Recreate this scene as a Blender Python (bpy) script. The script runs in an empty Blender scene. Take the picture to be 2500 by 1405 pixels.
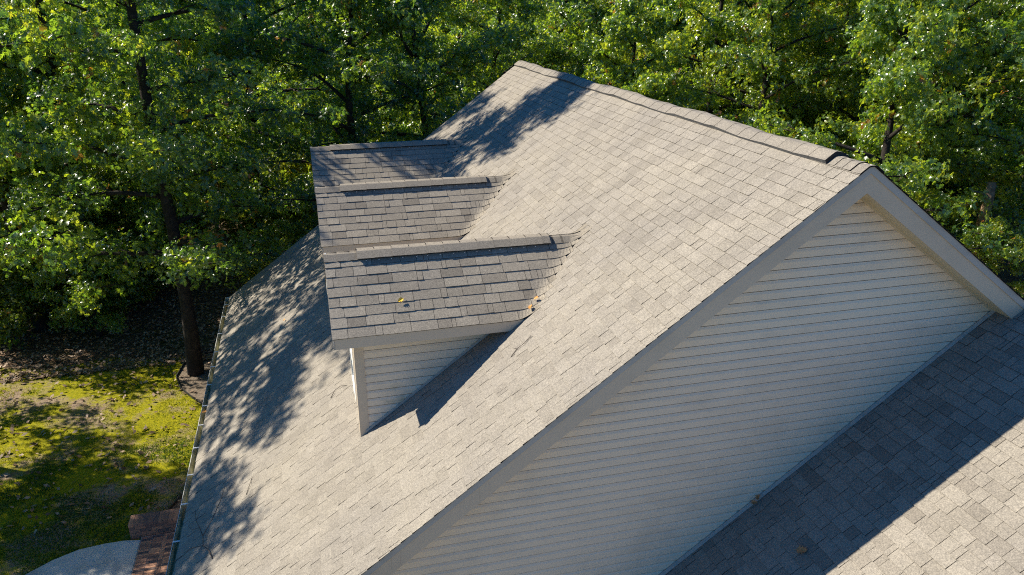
import bpy, math, random
import numpy as np
from mathutils import Vector, Matrix

R = math.radians
S = bpy.context.scene
COL = S.collection

# ------------------------------------------------------------------ camera, sky, sun, exposure
cam_d = bpy.data.cameras.new('camera')
cam = bpy.data.objects.new('camera', cam_d)
COL.objects.link(cam)
cr = Vector((0.96720285, -0.25397218, -0.00409622))
cu = Vector((0.09238923, 0.33673269, 0.93705674))
cf = Vector((0.23660701, 0.90670239, -0.34915311))
cam.matrix_world = Matrix(((cr.x, cu.x, -cf.x, -5.4326), (cr.y, cu.y, -cf.y, -6.6065), (cr.z, cu.z, -cf.z, 1.6024), (0, 0, 0, 1)))
cam_d.sensor_width = 36.0
cam_d.lens = 36.0 * 1924.93 / 2500.0
cam_d.clip_end = 2000
S.camera = cam

SUN = Vector((-0.65384142, 0.34584972, 0.67296312))
ELEV = math.asin(SUN.z)
world = bpy.data.worlds.new('World')
S.world = world
world.use_nodes = True
wn = world.node_tree
sky = wn.nodes.new('ShaderNodeTexSky')
sky.sky_type = 'NISHITA'
sky.sun_disc = False
sky.sun_elevation = ELEV
sky.sun_rotation = math.atan2(SUN.x, SUN.y)
sky.air_density = 1.0
sky.dust_density = 0.2
sky.ozone_density = 4.0
wn.nodes['Background'].inputs['Strength'].default_value = 0.055
tint = wn.nodes.new('ShaderNodeMix'); tint.data_type = 'RGBA'; tint.blend_type = 'MULTIPLY'; tint.inputs[0].default_value = 1.0
tint.inputs[7].default_value = (0.27, 0.91, 1.46, 1)
wn.links.new(sky.outputs[0], tint.inputs[6])
wn.links.new(tint.outputs[2], wn.nodes['Background'].inputs['Color'])
sun_d = bpy.data.lights.new('sun', 'SUN')
sun_d.energy = 5.0
sun_d.angle = R(0.53)
sun_d.color = (1.0, 0.925, 0.775)
sun = bpy.data.objects.new('sun', sun_d)
sun.rotation_euler = SUN.to_track_quat('Z', 'Y').to_euler()
sun.location = (-20, 10, 25)
COL.objects.link(sun)
S.view_settings.view_transform = 'Standard'
S.view_settings.look = 'None'
S.view_settings.exposure = 0.88
S.view_settings.gamma = 1.0
S.cycles.filter_width = 1.1
S.cycles.max_bounces = 12
S.cycles.diffuse_bounces = 8
S.cycles.transmission_bounces = 12
S.cycles.use_denoising = False
S.cycles.use_adaptive_sampling = False

# ------------------------------------------------------------------ measures (metres; ridge apex of the near gable is the origin)
T = math.tan(0.6305)            # main roof slope
TH = 0.6305
CT, ST = math.cos(TH), math.sin(TH)
L, W = 13.2825, 7.6305          # ridge length, half width
XD, ZD, DW, DR = -5.3319, -1.4151, 0.954, 0.7626   # dormer front, ridge height, half width, rise
DPH = math.atan2(DR, DW)
DORMERS = (3.0493, 6.7935, 10.641)
WALL = 0.2965                   # wall plane behind the rake
ZW = -3.5333                    # lower wing: z = ZW + x*T
GZ = -8.5                       # ground
EXPO = 0.143                    # shingle course


# ------------------------------------------------------------------ helpers
class MB:
    def __init__(s):
        s.v = []; s.f = []; s.a = []; s.m = []

    def add(s, verts, faces, tone=1.0, mat=0):
        n = len(s.v)
        s.v.extend([tuple(p) for p in verts])
        for i, f in enumerate(faces):
            s.f.append([n + k for k in f])
            s.a.append(tone[i] if isinstance(tone, (list, tuple)) else tone)
            s.m.append(mat)

    def box(s, lo, hi, tone=1.0, mat=0):
        (x0, y0, z0), (x1, y1, z1) = lo, hi
        s.add([(x0, y0, z0), (x1, y0, z0), (x1, y1, z0), (x0, y1, z0), (x0, y0, z1), (x1, y0, z1), (x1, y1, z1), (x0, y1, z1)],
              [(0, 3, 2, 1), (4, 5, 6, 7), (0, 1, 5, 4), (1, 2, 6, 5), (2, 3, 7, 6), (3, 0, 4, 7)], tone, mat)

    def prism(s, poly, vec, tone=1.0, mat=0):
        n = len(poly); p = [Vector(q) for q in poly]; v = Vector(vec)
        f = [tuple(range(n - 1, -1, -1)), tuple(range(n, 2 * n))] + [(i, (i + 1) % n, n + (i + 1) % n, n + i) for i in range(n)]
        s.add(p + [q + v for q in p], f, tone, mat)

    def tube(s, pts, rad, n=8, tone=1.0, mat=0):
        pts = [Vector(p) for p in pts]
        vs = []; ref = Vector((0.31, 0.95, 0.05))
        for i, p in enumerate(pts):
            d = (pts[min(i + 1, len(pts) - 1)] - pts[max(i - 1, 0)]).normalized()
            a = d.cross(ref)
            if a.length < 1e-3: a = d.cross(Vector((1, 0, 0)))
            a.normalize(); b = d.cross(a)
            for k in range(n):
                g = 2 * math.pi * k / n
                vs.append(p + (a * math.cos(g) + b * math.sin(g)) * rad[i])
        fs = []
        for i in range(len(pts) - 1):
            for k in range(n):
                k2 = (k + 1) % n
                fs.append((i * n + k, i * n + k2, (i + 1) * n + k2, (i + 1) * n + k))
        fs.append(tuple(range(n - 1, -1, -1)))
        fs.append(tuple((len(pts) - 1) * n + k for k in range(n)))
        s.add(vs, fs, tone, mat)

    def build(s, name, mats, parent=None, loc=None, smooth=False):
        me = bpy.data.meshes.new(name)
        me.from_pydata(s.v, [], s.f)
        at = me.attributes.new('tone', 'FLOAT', 'FACE')
        at.data.foreach_set('value', np.array(s.a, dtype=np.float32))
        for m in (mats if isinstance(mats, (list, tuple)) else [mats]): me.materials.append(m)
        me.polygons.foreach_set('material_index', np.array(s.m, dtype=np.int32))
        if smooth: me.polygons.foreach_set('use_smooth', np.ones(len(s.f), dtype=bool))
        me.update()
        return link(name, me, parent, loc)


def link(name, me, parent=None, loc=None):
    o = bpy.data.objects.new(name, me)
    COL.objects.link(o)
    if parent is not None: o.parent = parent
    if loc is not None: o.location = loc
    return o


def np_mesh(name, verts, faces, mats, tone=None):
    """verts (N,3); faces (M,k) all the same size; tone per face"""
    me = bpy.data.meshes.new(name)
    M, k = faces.shape
    me.vertices.add(len(verts)); me.vertices.foreach_set('co', verts.astype(np.float32).ravel())
    me.loops.add(M * k); me.loops.foreach_set('vertex_index', faces.astype(np.int32).ravel())
    me.polygons.add(M)
    me.polygons.foreach_set('loop_start', np.arange(0, M * k, k, dtype=np.int32))
    me.update(calc_edges=True)
    if tone is not None:
        at = me.attributes.new('tone', 'FLOAT', 'FACE'); at.data.foreach_set('value', tone.astype(np.float32))
    for m in mats: me.materials.append(m)
    return me


def tag(o, label=None, cat=None, group=None, kind=None):
    if label: o['label'] = label
    if cat: o['category'] = cat
    if group: o['group'] = group
    if kind: o['kind'] = kind
    return o


def empty(name, loc=(0, 0, 0), parent=None):
    o = bpy.data.objects.new(name, None)
    COL.objects.link(o); o.location = loc; o.empty_display_size = 0.3
    if parent is not None: o.parent = parent
    return o


# ------------------------------------------------------------------ materials
def new_mat(name):
    m = bpy.data.materials.new(name); m.use_nodes = True
    nt = m.node_tree
    return m, nt, nt.nodes['Principled BSDF'], nt.nodes['Material Output']


def nd(nt, typ, **kw):
    n = nt.nodes.new(typ)
    for k, v in kw.items():
        if k in n.inputs.keys(): n.inputs[k].default_value = v
        else: setattr(n, k, v)
    return n


def noise(nt, scale, detail=3.0, rough=0.55, coord='Object', stretch=None):
    tc = nd(nt, 'ShaderNodeTexCoord')
    n = nd(nt, 'ShaderNodeTexNoise', Scale=scale, Detail=detail, Roughness=rough)
    if stretch:
        mp = nd(nt, 'ShaderNodeMapping'); mp.inputs['Scale'].default_value = stretch
        nt.links.new(tc.outputs[coord], mp.inputs[0]); nt.links.new(mp.outputs[0], n.inputs['Vector'])
    else:
        nt.links.new(tc.outputs[coord], n.inputs['Vector'])
    return n.outputs['Fac']


def ramp(nt, fac, stops):
    r = nd(nt, 'ShaderNodeValToRGB')
    e = r.color_ramp.elements
    while len(e) < len(stops): e.new(0.5)
    for i, (p, c) in enumerate(stops):
        e[i].position = p; e[i].color = (c[0], c[1], c[2], 1) if len(c) == 3 else c
    nt.links.new(fac, r.inputs[0])
    return r.outputs[0]


def mix(nt, a, b, fac, typ='MIX'):
    m = nd(nt, 'ShaderNodeMix', data_type='RGBA', blend_type=typ)
    for sock, v in ((m.inputs[0], fac), (m.inputs[6], a), (m.inputs[7], b)):
        if hasattr(v, 'links'): nt.links.new(v, sock)
        elif isinstance(v, (int, float)): sock.default_value = v
        else: sock.default_value = (v[0], v[1], v[2], 1)
    return m.outputs[2]


def attr(nt, name='tone'):
    a = nd(nt, 'ShaderNodeAttribute'); a.attribute_name = name
    return a.outputs['Fac']


def bump(nt, bs, h, strength, dist):
    b = nd(nt, 'ShaderNodeBump', Strength=strength, Distance=dist)
    nt.links.new(h, b.inputs['Height']); nt.links.new(b.outputs[0], bs.inputs['Normal'])


def shingle_material(name, pale, dark):
    m, nt, bs, out = new_mat(name)
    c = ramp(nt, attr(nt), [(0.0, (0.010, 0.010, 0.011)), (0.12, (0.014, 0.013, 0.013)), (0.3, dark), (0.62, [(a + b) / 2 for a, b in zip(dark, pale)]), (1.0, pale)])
    g = ramp(nt, noise(nt, 85, 2.0, 0.75), [(0.32, (0.58, 0.58, 0.60)), (0.5, (0.98, 0.98, 0.98)), (0.68, (1.38, 1.37, 1.34))])
    c = mix(nt, c, g, 0.85, 'MULTIPLY')
    st = ramp(nt, noise(nt, 1.6, 4.0, 0.6, stretch=(0.35, 2.2, 0.35)), [(0.42, (1, 1, 1)), (0.72, (0.86, 0.86, 0.85))])
    c = mix(nt, c, st, 0.8, 'MULTIPLY')
    g2 = ramp(nt, noise(nt, 34, 3.0, 0.75), [(0.32, (0.80, 0.80, 0.80)), (0.68, (1.18, 1.17, 1.16))])
    c = mix(nt, c, g2, 0.8, 'MULTIPLY')
    w = ramp(nt, noise(nt, 0.9, 4.0, 0.6), [(0.3, (0.90, 0.90, 0.92)), (0.7, (1.06, 1.05, 1.02))])
    c = mix(nt, c, w, 0.9, 'MULTIPLY')
    nt.links.new(c, bs.inputs['Base Color'])
    bs.inputs['Roughness'].default_value = 0.92
    bs.inputs['Specular IOR Level'].default_value = 0.18
    bump(nt, bs, noise(nt, 170, 2.0, 0.7), 0.35, 0.004)
    return m


def paint_material(name, col, rough=0.5, dirt=0.12, spec=0.35, stain=None):
    m, nt, bs, out = new_mat(name)
    n = noise(nt, 3.0, 6.0, 0.65, stretch=(0.5, 0.5, 1.0))
    d = [c * (1 - dirt * 2.2) for c in col]
    c = ramp(nt, n, [(0.28, d), (0.5, col), (0.8, [min(1, x * 1.04) for x in col])])
    n2 = noise(nt, 60.0, 3.0, 0.7)
    c = mix(nt, c, ramp(nt, n2, [(0.3, (0.93, 0.93, 0.93)), (0.7, (1.04, 1.04, 1.04))]), 0.7, 'MULTIPLY')
    if stain:
        n3 = noise(nt, 2.2, 5.0, 0.7, stretch=(1, 1, 2.0))
        c = mix(nt, c, stain, ramp(nt, n3, [(0.60, (0, 0, 0)), (0.74, (0.55, 0.55, 0.55))]))
    nt.links.new(c, bs.inputs['Base Color'])
    bs.inputs['Roughness'].default_value = rough
    bs.inputs['Specular IOR Level'].default_value = spec
    bump(nt, bs, n2, 0.08, 0.002)
    return m


M_SHINGLE = shingle_material('weathered_shingle', (0.274, 0.246, 0.208), (0.176, 0.155, 0.130))
M_SHINGLE_D = shingle_material('dormer_shingle', (0.325, 0.285, 0.228), (0.180, 0.156, 0.126))
M_SIDING = paint_material('beige_vinyl_siding', (0.81, 0.67, 0.505), 0.5, 0.06)
M_SIDING_ST = paint_material('stained_vinyl_siding', (0.81, 0.67, 0.505), 0.5, 0.06, stain=(0.30, 0.27, 0.13))
M_TRIM = paint_material('pale_trim_paint', (0.60, 0.49, 0.365), 0.42, 0.05)
M_WHITE = paint_material('white_trim', (0.80, 0.79, 0.74), 0.4, 0.07)
M_SOFFIT = paint_material('cream_soffit', (0.60, 0.52, 0.38), 0.55, 0.06)
M_METAL = paint_material('flashing_metal', (0.44, 0.42, 0.38), 0.35, 0.10)


def simple(name, stops, scale, rough=0.8, detail=5.0, use_tone=False, spec=0.3, bmp=0.0, metallic=0.0):
    m, nt, bs, out = new_mat(name)
    c = ramp(nt, noise(nt, scale, detail, 0.65), stops)
    if use_tone:
        c = mix(nt, c, ramp(nt, attr(nt), [(0, (0, 0, 0)), (1, (2, 2, 2))]), 1.0, 'MULTIPLY')
    nt.links.new(c, bs.inputs['Base Color'])
    bs.inputs['Roughness'].default_value = rough
    bs.inputs['Specular IOR Level'].default_value = spec
    bs.inputs['Metallic'].default_value = metallic
    if bmp: bump(nt, bs, noise(nt, scale * 3, 4.0, 0.7), bmp, 0.02)
    return m


M_BLACK = simple('black_vent_plastic', [(0.3, (0.012, 0.012, 0.013)), (0.7, (0.03, 0.03, 0.032))], 30, 0.6)
M_VENTSIDE = simple('grey_vent_edge', [(0.3, (0.055, 0.055, 0.06)), (0.7, (0.13, 0.13, 0.13))], 14, 0.7, bmp=0.3)
M_GUTTER = simple('gutter_metal', [(0.3, (0.50, 0.50, 0.46)), (0.7, (0.74, 0.74, 0.70))], 6, 0.38, spec=0.5)
M_GUTTER_IN = simple('gutter_inside', [(0.3, (0.16, 0.15, 0.08)), (0.5, (0.34, 0.33, 0.20)), (0.75, (0.52, 0.50, 0.36))], 3.5, 0.5, spec=0.5)
M_HANGER = simple('hanger_metal', [(0.3, (0.70, 0.70, 0.70)), (0.7, (0.86, 0.86, 0.86))], 20, 0.35)
M_BARK = simple('oak_bark', [(0.25, (0.010, 0.008, 0.007)), (0.5, (0.028, 0.022, 0.018)), (0.8, (0.075, 0.060, 0.050))], 7, 0.95, 8.0, bmp=0.9)
M_TWIG = simple('twig_bark', [(0.3, (0.045, 0.033, 0.026)), (0.7, (0.14, 0.115, 0.095))], 60, 0.9)
M_CONCRETE = simple('concrete', [(0.25, (0.36, 0.34, 0.30)), (0.5, (0.50, 0.48, 0.43)), (0.75, (0.60, 0.575, 0.52))], 1.6, 0.9, 8.0, bmp=0.15)
M_MORTAR = simple('mortar', [(0.3, (0.26, 0.24, 0.21)), (0.7, (0.40, 0.37, 0.33))], 20, 0.95)
M_MULCH = simple('mulch', [(0.25, (0.05, 0.036, 0.027)), (0.5, (0.15, 0.115, 0.085)), (0.75, (0.30, 0.24, 0.18))], 16, 0.95, 8.0, bmp=0.8)
M_EDGING = simple('edging', [(0.3, (0.012, 0.012, 0.012)), (0.7, (0.03, 0.03, 0.03))], 10, 0.6)


def brick_material():
    m, nt, bs, out = new_mat('red_brown_brick')
    c = ramp(nt, attr(nt), [(0.0, (0.075, 0.065, 0.070)), (0.3, (0.17, 0.105, 0.085)), (0.6, (0.33, 0.175, 0.115)), (1.0, (0.50, 0.27, 0.16))])
    c = mix(nt, c, ramp(nt, noise(nt, 25, 5.0, 0.7), [(0.3, (0.6, 0.6, 0.6)), (0.7, (1.25, 1.2, 1.15))]), 0.8, 'MULTIPLY')
    nt.links.new(c, bs.inputs['Base Color']); bs.inputs['Roughness'].default_value = 0.85
    bump(nt, bs, noise(nt, 60, 4.0, 0.7), 0.3, 0.006)
    return m


M_BRICK = brick_material()


def leaf_material(name, stops, tstops, tfac=0.45, rough=0.29, spec=1.0):
    m, nt, bs, out = new_mat(name)
    a = attr(nt)
    oi = nd(nt, 'ShaderNodeObjectInfo')
    vary = ramp(nt, oi.outputs['Random'], [(0.0, (0.72, 0.80, 0.95)), (0.5, (1.0, 1.0, 1.0)), (1.0, (1.30, 1.14, 0.90))])
    nt.links.new(mix(nt, ramp(nt, a, stops), vary, 1.0, 'MULTIPLY'), bs.inputs['Base Color'])
    bs.inputs['Roughness'].default_value = rough
    bs.inputs['Specular IOR Level'].default_value = spec
    tr = nd(nt, 'ShaderNodeBsdfTranslucent')
    nt.links.new(mix(nt, ramp(nt, a, tstops), vary, 1.0, 'MULTIPLY'), tr.inputs['Color'])
    mx = nd(nt, 'ShaderNodeMixShader'); mx.inputs[0].default_value = tfac
    nt.links.new(bs.outputs[0], mx.inputs[1]); nt.links.new(tr.outputs[0], mx.inputs[2])
    nt.links.new(mx.outputs[0], out.inputs['Surface'])
    return m


M_LEAF = leaf_material('oak_leaf',
    [(0.0, (0.028, 0.064, 0.040)), (0.25, (0.042, 0.090, 0.040)), (0.5, (0.070, 0.135, 0.034)), (0.93, (0.150, 0.200, 0.028)), (0.955, (0.28, 0.17, 0.02)), (1.0, (0.32, 0.10, 0.02))],
    [(0.0, (0.14, 0.30, 0.035)), (0.25, (0.24, 0.44, 0.03)), (0.5, (0.52, 0.74, 0.03)), (0.93, (0.78, 0.82, 0.04)), (0.955, (0.62, 0.42, 0.04)), (1.0, (0.55, 0.20, 0.03))])
M_SHRUB = leaf_material('sunny_leaf',
    [(0.0, (0.045, 0.09, 0.02)), (0.6, (0.09, 0.14, 0.02)), (0.9, (0.17, 0.17, 0.02)), (1.0, (0.30, 0.15, 0.02))],
    [(0.0, (0.25, 0.40, 0.03)), (0.6, (0.42, 0.52, 0.03)), (0.9, (0.60, 0.50, 0.04)), (1.0, (0.60, 0.30, 0.03))], 0.5)
M_GRASS = leaf_material('grass_blade',
    [(0.0, (0.030, 0.065, 0.014)), (0.5, (0.065, 0.115, 0.016)), (1.0, (0.20, 0.20, 0.02))],
    [(0.0, (0.10, 0.20, 0.02)), (0.5, (0.22, 0.34, 0.02)), (1.0, (0.50, 0.46, 0.03))], 0.35, 0.5, 0.3)
M_LITTER = leaf_material('dry_leaf',
    [(0.0, (0.09, 0.055, 0.032)), (0.5, (0.25, 0.16, 0.10)), (1.0, (0.46, 0.32, 0.22))],
    [(0.0, (0.10, 0.05, 0.02)), (1.0, (0.3, 0.18, 0.08))], 0.15, 0.6, 0.3)
M_FALLEN = simple('fallen_leaf_orange', [(0.3, (0.50, 0.17, 0.035)), (0.5, (0.62, 0.28, 0.06)), (0.7, (0.72, 0.45, 0.22))], 25, 0.6)
M_FALLEN_Y = simple('fallen_leaf_yellow', [(0.3, (0.66, 0.36, 0.02)), (0.7, (0.80, 0.55, 0.05))], 25, 0.5)
M_FALLEN_B = simple('fallen_leaf_brown', [(0.3, (0.30, 0.13, 0.05)), (0.7, (0.50, 0.24, 0.10))], 25, 0.6)


M_SEAM = simple('siding_seam_shadow', [(0.3, (0.13, 0.105, 0.078)), (0.7, (0.25, 0.205, 0.155))], 5, 0.9)  # dark brown for the shade line painted below each siding board


def glass_material():
    m, nt, bs, out = new_mat('window_glass')
    bs.inputs['Base Color'].default_value = (0.03, 0.035, 0.04, 1)
    bs.inputs['Roughness'].default_value = 0.05
    bs.inputs['Specular IOR Level'].default_value = 0.8
    return m


M_GLASS = glass_material()


def lawn_material():
    m, nt, bs, out = new_mat('mossy_lawn_soil')
    soil = ramp(nt, noise(nt, 9, 8.0, 0.7), [(0.25, (0.12, 0.085, 0.060)), (0.5, (0.26, 0.19, 0.135)), (0.75, (0.42, 0.33, 0.25))])
    moss = ramp(nt, noise(nt, 14, 8.0, 0.7), [(0.25, (0.075, 0.100, 0.006)), (0.5, (0.25, 0.235, 0.006)), (0.75, (0.42, 0.355, 0.010))])
    f = ramp(nt, noise(nt, 0.75, 9.0, 0.72), [(0.49, (1, 1, 1)), (0.60, (0, 0, 0))])
    c = mix(nt, soil, moss, f)
    leaf = ramp(nt, noise(nt, 55, 3.0, 0.6), [(0.64, (0, 0, 0)), (0.70, (0.7, 0.7, 0.7))])
    c = mix(nt, c, (0.42, 0.31, 0.21), leaf)
    nt.links.new(c, bs.inputs['Base Color']); bs.inputs['Roughness'].default_value = 0.95
    bs.inputs['Specular IOR Level'].default_value = 0.1
    bump(nt, bs, noise(nt, 30, 6.0, 0.75), 0.9, 0.04)
    return m


def forest_material():
    m, nt, bs, out = new_mat('leaf_litter_soil')
    c = ramp(nt, noise(nt, 22, 8.0, 0.75), [(0.25, (0.035, 0.024, 0.017)), (0.5, (0.15, 0.098, 0.065)), (0.75, (0.34, 0.235, 0.165))])
    f = ramp(nt, noise(nt, 0.35, 6.0, 0.7), [(0.5, (0, 0, 0)), (0.66, (0.7, 0.7, 0.7))])
    c = mix(nt, c, (0.085, 0.11, 0.018), f)
    nt.links.new(c, bs.inputs['Base Color']); bs.inputs['Roughness'].default_value = 0.95
    bs.inputs['Specular IOR Level'].default_value = 0.1
    bump(nt, bs, noise(nt, 40, 6.0, 0.75), 1.0, 0.05)
    return m


M_LAWN, M_FOREST = lawn_material(), forest_material()

# ------------------------------------------------------------------ HOUSE
house = tag(empty('house', (0, 0, GZ)), 'beige sided house with grey shingled gable roof and three small dormers in a row', 'house')
HO = Vector((0, 0, GZ))


def part(mb, name, mats, parent=house, smooth=False):
    """mesh given in world coordinates, child of the house"""
    mb.v = [(p[0], p[1], p[2] - GZ) for p in mb.v]
    return mb.build(name, mats, parent, smooth=smooth)


def shingles(mb, s0, s1, q0, q1, P, seed, expo=EXPO, smin=0.13, smax=0.34, lo=0.35, hi=1.0, s_end=None, bend=None):
    """courses of laminated shingles; P(s, q, h) -> point, q up the slope, h off the surface"""
    rg = random.Random(seed)
    n = int(math.ceil((q1 - q0) / expo))
    for i in range(n):
        qa = q0 + i * expo
        qb = min(qa + expo + 0.012, q1)
        e0, e1 = s0, s1
        if s_end is not None:
            e1 = s_end(qa + 0.5 * expo) + rg.uniform(-0.02, 0.02)
        s = e0 + rg.uniform(-0.2, 0.0)
        raised = rg.random() < 0.5
        while s < e1:
            w = rg.uniform(smin, smax)
            if rg.random() < 0.12: w = rg.uniform(0.05, 0.09)
            a, b = max(s, e0), min(s + w, e1)
            s += w
            if b - a < 0.012: continue
            raised = not raised
            if rg.random() < 0.18: raised = not raised
            h = (0.0100 if raised else 0.0066) + rg.uniform(-0.0012, 0.002)
            dq = rg.uniform(-0.004, 0.004) - (0.002 if raised else 0)
            u = rg.random()
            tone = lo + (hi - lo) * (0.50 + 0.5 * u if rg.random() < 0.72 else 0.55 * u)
            g = 0.0024
            near = bend is not None and b > bend(qa)
            cuts = [a + g, b - g]
            if near:
                k = max(1, int((b - a) / 0.04))
                cuts = [a + g + (b - a - 2 * g) * j / k for j in range(k + 1)]
            hl, hr = h + rg.uniform(-.001, .001), h + rg.uniform(-.001, .001)
            vs = []
            m = len(cuts)
            for j, x in enumerate(cuts):
                hh = hl + (hr - hl) * j / max(1, m - 1)
                if bend is not None: hh = 0.001 + (hh - 0.001) * min(1, max(0, (s_end(qa + .5 * expo) - .02 - x) / .16))
                vs += [P(x, qa + dq, -0.004), P(x, qa + dq, hh), P(x, qb, 0.0008 if bend else 0.0012)]
            fs, tn = [], []
            for j in range(m - 1):
                o = 3 * j
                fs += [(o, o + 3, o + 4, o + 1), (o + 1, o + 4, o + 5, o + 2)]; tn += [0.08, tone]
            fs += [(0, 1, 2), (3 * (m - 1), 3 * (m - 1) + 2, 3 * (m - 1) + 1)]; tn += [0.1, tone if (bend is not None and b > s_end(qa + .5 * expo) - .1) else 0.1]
            mb.add(vs, fs, tn)


Q = W / CT
# main roof: shingled slopes over a deck
mb = MB()
def P_left(s, q, h):   # q from the eave up
    x = -W + q * CT - h * ST
    return (x, s, (-W + q * CT) * T + h * CT)
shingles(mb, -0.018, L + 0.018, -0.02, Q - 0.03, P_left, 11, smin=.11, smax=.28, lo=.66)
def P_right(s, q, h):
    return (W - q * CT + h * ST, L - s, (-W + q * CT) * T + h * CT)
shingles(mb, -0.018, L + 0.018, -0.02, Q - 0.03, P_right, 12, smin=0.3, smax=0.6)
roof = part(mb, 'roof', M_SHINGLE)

mb = MB()
DT = 0.285      # deck depth measured vertically
for sg in (-1, 1):
    poly = [(0, 0.03, -0.012), (sg * (W - .03), 0.03, -(W - .03) * T - .012), (sg * (W - .03), 0.03, -(W - .03) * T - DT), (0, 0.03, -DT - .02)]
    if sg > 0: poly = poly[::-1]
    mb.prism(poly, (0, L - 0.06, 0))
part(mb, 'soffit', M_SOFFIT)

# rake boards: narrow upper strip standing proud of a wide board, at both gable ends
def rake(sg, y0, y1, z_top, z_bot, name, mat):
    m = MB()
    p = [(0, y0, z_top), (sg * W, y0, -W * T + z_top), (sg * W, y0, -W * T + z_bot), (0, y0, z_bot)]
    if sg > 0: p = p[::-1]
    m.prism(p, (0, y1 - y0, 0))
    return m
for (ya, yb, yc) in ((0.0, 0.012, 0.028), (L, L - 0.012, L - 0.028)):
    for sg in (-1, 1):
        m = rake(sg, yb, yc, -0.09, -0.298, 'rake', M_TRIM)
        m2 = rake(sg, ya, yc, -0.006, -0.092, 'rake', M_TRIM)
        rb = part(m, 'rake_board', M_TRIM)
        st = part(m2, 'drip_edge', M_METAL, rb); st.location = (0, 0, 0)
# short joint covers on the near left rake board
for x in (-4.05, -4.98):
    m = MB()
    p = [(x, 0.009, x * T - .10), (x + .09, 0.009, (x + .09) * T - .10), (x + .09, 0.009, (x + .09) * T - .297), (x, 0.009, x * T - .297)]
    m.prism(p, (0, 0.004, 0))
    part(m, 'rake_joint_cover', M_TRIM)

# eave fascia boards
for sg in (-1, 1):
    m = MB()
    m.box((sg * W - .012, 0.03, -W * T - .26), (sg * W + .012, L - .03, -W * T - .02))
    part(m, 'eave_fascia', M_TRIM)

# gable wall siding with a dutch lap profile
HS = 0.111
def siding_rows(mb, z0, z1, lim, yb, sgn=-1, axis='y', dep=0.014):
    """rows between z0 and z1; lim(z)->(a,b) along the wall; yb wall plane; sgn outward direction"""
    k = 0
    z = z0
    prof = [(0.0, 1.0), (0.62, 1.0), (0.70, 0.78), (0.80, 0.42), (0.91, 0.12), (1.0, 0.06)]
    while z < z1:
        prev = None
        rows = []
        for (t, d) in prof:
            zz = z + t * HS
            if zz > z1: zz = z1
            a, b = lim(zz)
            if b - a < 0.01: break
            yo = yb + sgn * dep * d
            rows.append(((a, yo, zz), (b, yo, zz)))
        if rows:
            a, b = rows[0][0][0], rows[0][1][0]
            rows.insert(0, ((a, yb, z), (b, yb, z)))
        for r0, r1 in zip(rows[:-1], rows[1:]):
            q = [r0[0], r0[1], r1[1], r1[0]]
            if axis == 'x': q = [(p[1], p[0], p[2]) for p in q]
            if (sgn > 0) != (axis == 'x'): q = q[::-1]
            mb.add(q, [(0, 1, 2, 3)])
        if len(rows) > 2:   # painted shadow line under the butt of the next board
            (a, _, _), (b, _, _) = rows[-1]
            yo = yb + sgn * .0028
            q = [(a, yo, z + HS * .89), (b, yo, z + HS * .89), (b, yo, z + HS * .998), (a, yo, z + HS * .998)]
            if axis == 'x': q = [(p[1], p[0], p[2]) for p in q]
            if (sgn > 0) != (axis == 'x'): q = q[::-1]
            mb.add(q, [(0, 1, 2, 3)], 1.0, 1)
        z += HS


SOFF = -DT - 0.012
def gable_lim(z):
    if z < -W * T - .35: return (-W + .4, W - .4)
    x = min((-z + SOFF) / T, W - .4)
    return (-x, x)
mb = MB()
siding_rows(mb, GZ + 0.3 + 0.07, SOFF - .02, gable_lim, WALL)
m = mb   # vertical overlaps where siding panels meet
rg = random.Random(5)
for (x, k) in ((-2.55, 0), (-2.36, 3), (-2.75, 7), (-1.2, 2), (-3.9, 4), (0.4, 3), (-0.4, 9), (1.1, 5), (-3.2, 11), (-1.6, 13)):
    z = GZ + .37 + HS * (38 - 2 * k)
    m.box((x, WALL - .0152, z + .002), (x + .003, WALL - .010, z + .56 * HS))
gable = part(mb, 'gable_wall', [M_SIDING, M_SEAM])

# trim channel where the siding meets the soffit
for sg in (-1, 1):
    m = MB()
    p = [(0, WALL - .034, SOFF - .002), (sg * (W - .4), WALL - .034, -(W - .4) * T + SOFF - .002), (sg * (W - .4), WALL - .034, -(W - .4) * T + SOFF - .028), (0, WALL - .034, SOFF - .028)]
    if sg > 0: p = p[::-1]
    m.prism(p, (0, .032, 0))
    part(m, 'trim_channel', M_SOFFIT)

# main body walls below the eaves
m = MB()
m.box((-W + .42, WALL + .02, GZ), (W - .42, L - .3, -W * T - .2))
part(m, 'wall', M_SIDING)
m = MB()   # far gable
m.prism([(-W + .42, L - .32, -W * T - .2), (W - .42, L - .32, -W * T - .2), (0, L - .32, -.26)], (0, .05, 0))
part(m, 'far_gable_wall', M_SIDING)

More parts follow.
